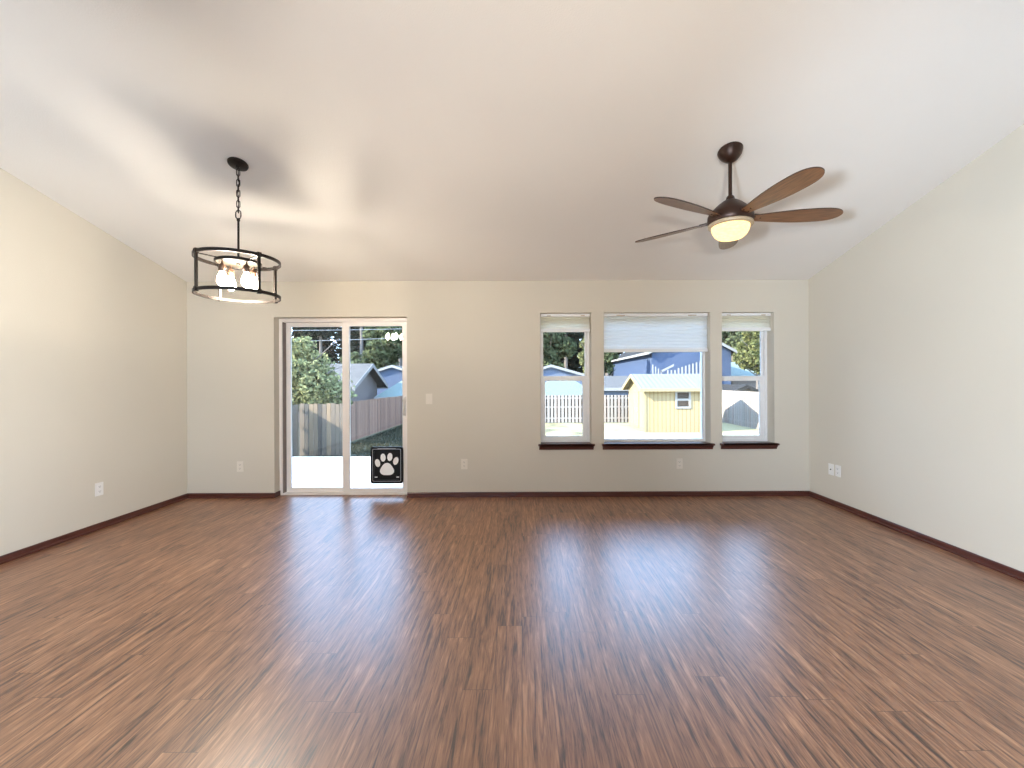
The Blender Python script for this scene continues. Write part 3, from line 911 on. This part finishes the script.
fence('brown plank fence in front of the grey gabled house', (X_(348, 17.6), 17.6), (-7.05, 28.2), (fa.z + fb.z) / 2, FENCE_BROWN, pitch=.19, gap=.02, posts=2.4, jitter=.015)
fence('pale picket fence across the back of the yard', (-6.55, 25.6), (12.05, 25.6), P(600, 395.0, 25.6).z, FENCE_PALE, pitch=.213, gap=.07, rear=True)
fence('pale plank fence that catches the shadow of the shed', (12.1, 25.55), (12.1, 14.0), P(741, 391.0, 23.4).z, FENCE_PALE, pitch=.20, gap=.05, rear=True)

# ------------------------------------------------------------------ houses and shed
def gable_house(name, label, cat, x0, x1, y0, y1, zg, ze, zrdg, axis, wall, roof, oh=.4, trim=TRIMW, rot=0.0, th=.14):
    """walls with two gables, two roof slopes, barge boards and fascias; ridge along «axis»"""
    cx, cy_ = (x0 + x1) / 2, (y0 + y1) / 2
    t = thing(name, label, cat, (cx, cy_, zg), (0, 0, rot))
    hx_, hy = (x1 - x0) / 2, (y1 - y0) / 2
    e, r = ze - zg, zrdg - zg
    S = hy if axis == 'X' else hx_          # half span
    Lh = hx_ if axis == 'X' else hy         # half length
    sl = (r - e) / S
    bm = B()
    prism(bm, [(-S, 0), (S, 0), (S, e), (0, r), (-S, e)], axis, -Lh, Lh)
    obj('house_walls' if cat == 'house' else 'shed_walls', bm, wall, t)
    zt = lambda s: r + .02 - abs(s) * sl
    for sgn in (-1, 1):
        bm = B()
        prism(bm, [(0, zt(0)), (sgn * (S + oh), zt(S + oh)), (sgn * (S + oh), zt(S + oh) + th), (0, zt(0) + th)], axis, -Lh - oh, Lh + oh)
        obj('roof_slope', bm, roof, t)
        bm = B()                            # fascia along the eave
        w = S + oh
        prism(bm, [(sgn * w, zt(w) - .10), (sgn * (w + .03), zt(w) - .10), (sgn * (w + .03), zt(w) + th * .9), (sgn * w, zt(w) + th * .9)], axis, -Lh - oh, Lh + oh)
        obj('fascia', bm, trim, t)
        for end in (-1, 1):                 # barge boards of each gable
            bm = B()
            q = Lh + oh
            a_, c_ = (q, q + .035) if end > 0 else (-q - .035, -q)
            prism(bm, [(0, zt(0) - .12), (sgn * (S + oh + .03), zt(S + oh) - .12), (sgn * (S + oh + .03), zt(S + oh) + th), (0, zt(0) + th)], axis, a_, c_)
            obj('barge_board', bm, trim, t)
    return t

# yellow garden shed
SX0, SX1, SY0, SY1 = 6.10, 9.45, 20.9, 24.0
sz_e = P(675, 387, 20.9).z - .02
sz_r = P(660, 373.5, 22.45).z - .10
shed = gable_house('garden_shed', 'yellow board-sided garden shed with a pale ribbed roof', 'shed', SX0, SX1, SY0, SY1, GZ, sz_e, sz_r, 'X', SHED_YELLOW, METALROOF, oh=.28, trim=pmat('pale_yellow_trim', (0.25, 0.19, 0.095), rough=.7), th=.06)
c = Vector(((SX0 + SX1) / 2, (SY0 + SY1) / 2, GZ))
w0, w1 = P(675.0, 408.5, SY0) - c, P(690.5, 390.5, SY0) - c
bm = frame_bm(w0.x, w1.x, w0.z, w1.z, w0.y - .05, w0.y + .02, .10, .10, .10, .09)
box(bm, w0.x + .08, w1.x - .08, w0.y - .04, w0.y + .02, (w0.z + w1.z) / 2 - .05, (w0.z + w1.z) / 2 + .05)
sw = obj('shed_window', bm, TRIMW, shed)
for z0, z1 in ((w0.z + .10, (w0.z + w1.z) / 2 - .05), ((w0.z + w1.z) / 2 + .05, w1.z - .09)):
    bm = B(); box(bm, w0.x + .10, w1.x - .10, w0.y - .012, w0.y - .002, z0, z1)
    obj('window_pane', bm, PANE_DARK, sw)
bm = B(); box(bm, -.5 * (SX1 - SX0) - .03, -.5 * (SX1 - SX0) + .07, w0.y - .03, w0.y + .07, 0, sz_e - GZ)
obj('corner_trim', bm, MATS['pale_yellow_trim'], shed)
bm = frame_bm(-.55, .55, .12, 2.0, -.02, .02, .09, .09, .09, .09)
for zz in (0,): box(bm, -.46, .46, -.012, .012, .21, 1.91)
for v in bm.verts: v.co = Matrix.Translation((-.5 * (SX1 - SX0) - .02, 0, 0)) @ Matrix.Rotation(PI / 2, 4, 'Z') @ v.co
sd = obj('shed_door', bm, SHED_YELLOW, shed)
bm = B(); box(bm, -.5 * (SX1 - SX0) - .06, -.5 * (SX1 - SX0) - .03, -.36, -.32, .95, 1.15, .005); obj('door_handle', bm, STEEL, sd)
bm = B(); box(bm, -.5 * (SX1 - SX0) - .03, -.5 * (SX1 - SX0) + .01, -.14, .14, 2.26, 2.48, .01); obj('gable_vent', bm, SOFFIT, shed)

# grey gabled house behind the brown fence: its gable end faces across the yard
z_e = P(354, 385, 26).z; z_r = P(372, 363.5, 29).z
gable_house('neighbour_house', 'grey house with a shingled gable rising over the brown plank fence', 'house', -24, -10.75, 26.4, 31.6, GZ, z_e + .05, z_r - .16, 'X', SIDING_GREY, ROOF_GREY, oh=.62, trim=pmat('grey_white_trim', (0.15, 0.135, 0.12), rough=.6))
# blue gable beyond it
z_r = P(392, 365, 46).z; z_e = P(377, 371.5, 46).z
gable_house('neighbour_house', 'blue gable-fronted house just beyond the grey gabled house', 'house', X_(377, 46), X_(408, 46), 46, 58, GZ, z_e, z_r - .16, 'Y', SIDING_BLUE, ROOF_GREY, oh=.3)
# low building with a broad pale roof
def hip_house(label, px0, px1, yE, yR, pyE, pyR, off):
    t = thing('low_house', label, 'house', (0, 0, GZ))
    lx0, lx1 = X_(px0, yE), X_(px1, yE)
    pm = (px0 + px1) / 2
    ze = P(pm, pyE, yE).z - GZ; zr_ = P(pm, pyR, yR).z - GZ
    bm = B(); box(bm, lx0 + .5, lx1 - .5, yE + .5, 2 * yR - yE - .5, 0, ze + .02); obj('house_walls', bm, SIDING_GREY, t)
    bm = B()
    vA = [bm.verts.new(v) for v in ((lx0, yE, ze), (lx1, yE, ze), (lx1, 2 * yR - yE, ze), (lx0, 2 * yR - yE, ze), (lx0 + off, yR, zr_), (lx1 - off, yR, zr_))]
    for f in ((0, 1, 5, 4), (1, 2, 5), (2, 3, 4, 5), (3, 0, 4), (3, 2, 1, 0)): bm.faces.new([vA[i] for i in f])
    obj('hip_roof', bm, ROOF_PALE, t)
    bm = B(); box(bm, lx0, lx1, yE - .03, yE, ze - .16, ze + .02); obj('fascia', bm, TRIMW, t)
hip_house('low house with a broad pale roof beside the brown plank fence', 374, 505, 29.0, 31.9, 397, 374, 1.9)
hip_house('low pale-roofed house behind the pale picket fence and the first narrow window', 533, 600, 30.0, 34.0, 396, 378, 1.6)
# blue gable seen through the first narrow window
z_r = P(551, 364.5, 42).z; z_e = P(583, 375.0, 42).z
gable_house('neighbour_house', 'blue gabled house with white trim seen through the first narrow window', 'house', X_(520, 42), X_(582, 42), 42, 54, GZ, z_e + .0, z_r - .16, 'Y', SIDING_PALE, ROOF_GREY, oh=.3)
# small grey-roofed building left of the shed
z_e = P(620, 387.5, 29.5).z; z_r = P(620, 376.3, 32.5).z
gable_house('outbuilding', 'low grey-roofed outbuilding between the back fence and the blue house', 'house', X_(603, 29.5), X_(660, 29.5), 29.5, 35.5, GZ, z_e - .05, z_r - .12, 'X', SIDING_PALE, ROOF_GREY, oh=.35)
# two-storey blue house behind the shed
hx0 = 131 / F * 38.0
big = gable_house('tall_house', 'two-storey blue house rising behind the yellow shed', 'house', hx0, X_(731, 38), 38, 54, GZ, P(652, 351, 38).z, P(692, 330, 38).z, 'Y', SIDING_DEEP, ROOF_DARK, oh=.45)
c = big.location
bm = B()                                   # white stair rail up the front of the house
for k in range(11):
    px = 668 + 3.6 * k
    q0, q1 = P(px, 374, 37.2), P(px, 371.5 - 1.15 * k if k > 2 else 370, 37.2)
    box(bm, q0.x - .055 - c.x, q0.x + .055 - c.x, 37.2 - c.y, 37.28 - c.y, 0 if k in (0, 5, 10) else q0.z - GZ, q1.z - GZ)
for k in range(4):
    px = 653 + 2.8 * k
    q0, q1 = P(px, 374, 37.2), P(px, 364.5 + 2.0 * k, 37.2)
    box(bm, q0.x - .05 - c.x, q0.x + .05 - c.x, 37.2 - c.y, 37.28 - c.y, 0 if k == 0 else q0.z - GZ, q1.z - GZ)
qa, qb = P(661, 371.5, 37.2), P(674, 365.0, 37.2)
prism(bm, [(qa.x - c.x, qa.z - GZ - .10), (qb.x - c.x, qb.z - GZ - .10), (qb.x - c.x, qb.z - GZ + .08), (qa.x - c.x, qa.z - GZ + .08)], 'Y', 37.2 - c.y, 37.3 - c.y)
obj('stair_rail', bm, TRIMW, big)
# low gable roofs behind the pale fence at the side
z_e = P(734, 391, 31).z; z_r = P(742, 382.5, 34).z
gable_house('outbuilding', 'small dark-roofed gable peeking over the fence that catches the shadow', 'house', X_(733, 31), X_(757, 31), 31, 36, GZ, z_e - .1, z_r - .3, 'Y', SIDING_GREY, ROOF_DARK, oh=.3, trim=ROOF_DARK)
z_e = P(745, 376, 40).z; z_r = P(745, 362, 44).z
gable_house('neighbour_house', 'house with a bright sunlit roof under the yellow-green tree', 'house', X_(735, 40), X_(800, 40), 40.5, 47.5, GZ, z_e, z_r - .16, 'X', SIDING_GREY, ROOF_PALE, oh=.4)

# ------------------------------------------------------------------ plants
def leaf_mesh(name, centres, sizes, mat, parent, aspect=.6, flat=0.0):
    """many small leaf clumps, one quad each, randomly turned"""
    n = len(centres)
    nrm = rng.normal(size=(n, 3)); nrm[:, 2] += flat
    nrm /= np.linalg.norm(nrm, axis=1)[:, None]
    ref = rng.normal(size=(n, 3))
    u = np.cross(nrm, ref); u /= np.linalg.norm(u, axis=1)[:, None]
    v = np.cross(nrm, u)
    s = np.asarray(sizes)[:, None]
    c = np.asarray(centres)
    vs_ = np.stack([c - u * s, c + v * s * aspect, c + u * s, c - v * s * aspect], axis=1).reshape(-1, 3)
    me = bpy.data.meshes.new(name)
    me.vertices.add(4 * n); me.vertices.foreach_set('co', vs_.astype(np.float32).ravel())
    me.loops.add(4 * n); me.loops.foreach_set('vertex_index', np.arange(4 * n, dtype=np.int32))
    me.polygons.add(n); me.polygons.foreach_set('loop_start', np.arange(0, 4 * n, 4, dtype=np.int32))
    me.update(calc_edges=True)
    me.materials.append(mat)
    o = bpy.data.objects.new(name, me); COL.objects.link(o); o.parent = parent
    return o

def leafy_tree(label, x, y, h, w, mat, n=5000, s=.16, crown0=.25, zg=None, name='leafy_tree', group=None):
    zg = GZ if zg is None else zg
    t = thing(name, label, 'tree', (x, y, zg), group=group)
    bm = B()
    tube(bm, [(0, 0, 0), (.05, .02, h * .3), (-.05, 0, h * .6), (0, 0, h * .85)], .1, 8, rad=[.035 * h * .5, .028 * h * .5, .016 * h * .5, .006 * h * .5])
    for k in range(6):
        a = 2.4 * k; z = h * (.3 + .08 * k)
        tube(bm, [(0, 0, z), (w * .25 * math.cos(a), w * .25 * math.sin(a), z + h * .10), (w * .42 * math.cos(a), w * .42 * math.sin(a), z + h * .17)], .05, 6, rad=[.012 * h * .5, .008 * h * .5, .003 * h * .5])
    obj('trunk', bm, BARK, t, True)
    nb = 26
    bc = rng.normal(size=(nb, 3)); bc /= np.linalg.norm(bc, axis=1)[:, None]
    bc *= (rng.random((nb, 1)) ** .4) * .72
    cz = h * (crown0 + 1) / 2; hz = h * (1 - crown0) / 2
    ctr = bc * np.array([w / 2, w / 2, hz]) + np.array([0, 0, cz])
    rad = (.24 + .18 * rng.random(nb)) * min(w / 2, hz)
    which = rng.integers(0, nb, n)
    d = rng.normal(size=(n, 3)); d /= np.linalg.norm(d, axis=1)[:, None]
    pts = ctr[which] + d * (rad[which] * (.55 + .45 * rng.random(n)))[:, None]
    leaf_mesh('foliage', pts, s * (.6 + .8 * rng.random(n)), mat, t, flat=.4)
    return t

def conifer_parts(h, w, bare, n, s):
    """trunk mesh and foliage points of one conifer"""
    bm = B(); tube(bm, [(0, 0, 0), (0, 0, h * .5), (0, 0, h)], .2, 8, rad=[h * .014, h * .009, .03])
    z = bare * h + (1 - bare) * h * rng.random(n) ** 1.25
    tier = np.round(z / (h * .035)) * (h * .035)
    R = w / 2 * (1 - (tier - bare * h) / ((1 - bare) * h)) ** .8
    a = rng.random(n) * 2 * PI
    a = np.round(a / .45) * .45 + rng.normal(size=n) * .1 + tier * 3
    rr = R * rng.random(n) ** .6
    pts = np.stack([rr * np.cos(a), rr * np.sin(a), tier - rr * .25 + rng.normal(size=n) * h * .008], axis=1)
    return bm, pts, s * (.6 + .8 * rng.random(n))

# leafy trees that can be told apart
q = P(316, 325, 16.0)
leafy_tree('light green leafy tree over the weathered plank fence', X_(314, 17.2), 17.2, q.z - GZ + .15, 3.9, LEAF_LIGHT, 11000, .085, .12)
leafy_tree('mid green tree over the grey house roof, seen through the glass door', X_(386, 60), 60, 12.6, 7.0, LEAF_MID, 9000, .27, .2)
leafy_tree('small green tree between the leafy tree and the grey house', X_(352, 38), 38, 5.6, 3.6, LEAF_MID, 3000, .2, .2)
leafy_tree('dense green tree filling the first narrow window', X_(548, 61), 61, 13.2, 8.0, LEAF_MID, 9000, .30, .15)
leafy_tree('lighter green tree beside the dense green one in the first narrow window', X_(588, 54), 53.5, 9.6, 2.6, LEAF_LIGHT, 4000, .26, .1)
leafy_tree('pale leafy tree in front of the tall blue house', X_(604, 37), 37.2, 7.6, 2.6, LEAF_MID, 2200, .17, .35)
leafy_tree('yellow-green tree filling the narrow window beside the side wall', X_(757, 35), 35, 7.6, 3.8, LEAF_YELLOW, 7000, .15, .32)
leafy_tree('dark green tree behind the yellow-green tree', X_(726, 57), 56, 14.5, 8.0, LEAF_MID, 6500, .30, .1)
# the forest line: three conifer shapes, copied
kinds = []
for i, (h, w, bare, n) in enumerate(((24, 5.4, .46, 4500), (27, 5.2, .52, 4500), (31, 9.4, .06, 13000))):
    t = thing('conifer_tree', 'tall dark conifer in the forest line behind the houses', 'tree', (0, 0, GZ), group='conifers of the forest line')
    bm, pts, ss = conifer_parts(h, w, bare, n, .42)
    obj('trunk', bm, BARK, t, True)
    leaf_mesh('needles', pts, ss, LEAF_DARK, t, .45, flat=.8)
    kinds.append(t)
spots = []
for row, (y, step, x0) in enumerate(((68, 6.6, -72), (79, 10.4, -70), (90, 10.4, -75.2), (101, 10.4, -72.5))):
    x = x0
    while x < 74:
        spots.append((x + rng.uniform(-.3, .3), y + rng.uniform(-.6, .6), len(spots) % 2 if row == 0 else 2)); x += step
used = [False] * 3
for (x, y, k) in spots:
    if not used[k]:
        r_ = kinds[k]; used[k] = True
    else:
        r_ = kinds[k].copy(); COL.objects.link(r_)
        for ch in kinds[k].children:
            if ch.parent is kinds[k]:
                d_ = ch.copy(); COL.objects.link(d_); d_.parent = r_
    r_.location = (x, y, GZ); r_.rotation_euler = (0, 0, rng.uniform(0, 6.28))
    sc = rng.uniform(.90, 1.03); r_.scale = (sc, sc, sc)

# power cables crossing in front of the forest
yW = 36.0
line = thing('power_line', 'three pale power cables strung before the forest', 'power line', (0, yW, GZ))
for (a0, b0) in ((322.5, 320.5), (330.5, 329.5), (341.5, 338.5)):
    pts = []
    for k in range(25):
        t_ = k / 24
        px = 150 + 330 * t_
        py = a0 + (b0 - a0) * (px - 290) / 110 + 2.1 * (4 * t_ * (1 - t_) - 1)
        pts.append(P(px, py, yW) - Vector((0, yW, GZ)))
    bm = B(); tube(bm, pts, .022, 5)
    obj('power_cable', bm, WIREM, line)
for px in (150, 480):
    x = X_(px, yW); h = P(px, 318, yW).z - GZ + .5
    bm = B(); tube(bm, [(x, .12, 0), (x, .12, h)], .12, 10, rad=[.14, .10]); box(bm, x - .9, x + .9, .0, .06, h - .5, h - .38)
    obj('power_pole', bm, BARK, line)

# grass tufts along the patio and the brown fence
n = 16000
gx_ = rng.uniform(-6.9, -2.5, n); gy_ = rng.uniform(8.2, 24.3, n)
gy_[(np.abs(gy_ - 14.55) < .2) & (gx_ < -5.6)] += .5
hh = rng.uniform(.05, .13, n)
hh[gy_ < 9.2] *= 2.2
aa = rng.uniform(0, 2 * PI, n)
dx = np.cos(aa) * .02; dy = np.sin(aa) * .02
lean = rng.normal(size=(n, 2)) * .03
z0 = np.full(n, GZ)
vv = np.stack([np.stack([gx_ - dx, gy_ - dy, z0], 1), np.stack([gx_ + dx, gy_ + dy, z0], 1), np.stack([gx_ + lean[:, 0], gy_ + lean[:, 1], z0 + hh], 1)], axis=1).reshape(-1, 3)
me = bpy.data.meshes.new('grass')
me.vertices.add(3 * n); me.vertices.foreach_set('co', vv.astype(np.float32).ravel())
me.loops.add(3 * n); me.loops.foreach_set('vertex_index', np.arange(3 * n, dtype=np.int32))
me.polygons.add(n); me.polygons.foreach_set('loop_start', np.arange(0, 3 * n, 3, dtype=np.int32))
me.update(calc_edges=True); me.materials.append(GRASSM)
o = bpy.data.objects.new('grass', me); COL.objects.link(o)
tag(o, 'short green grass along the brown plank fence', 'grass', kind='stuff')
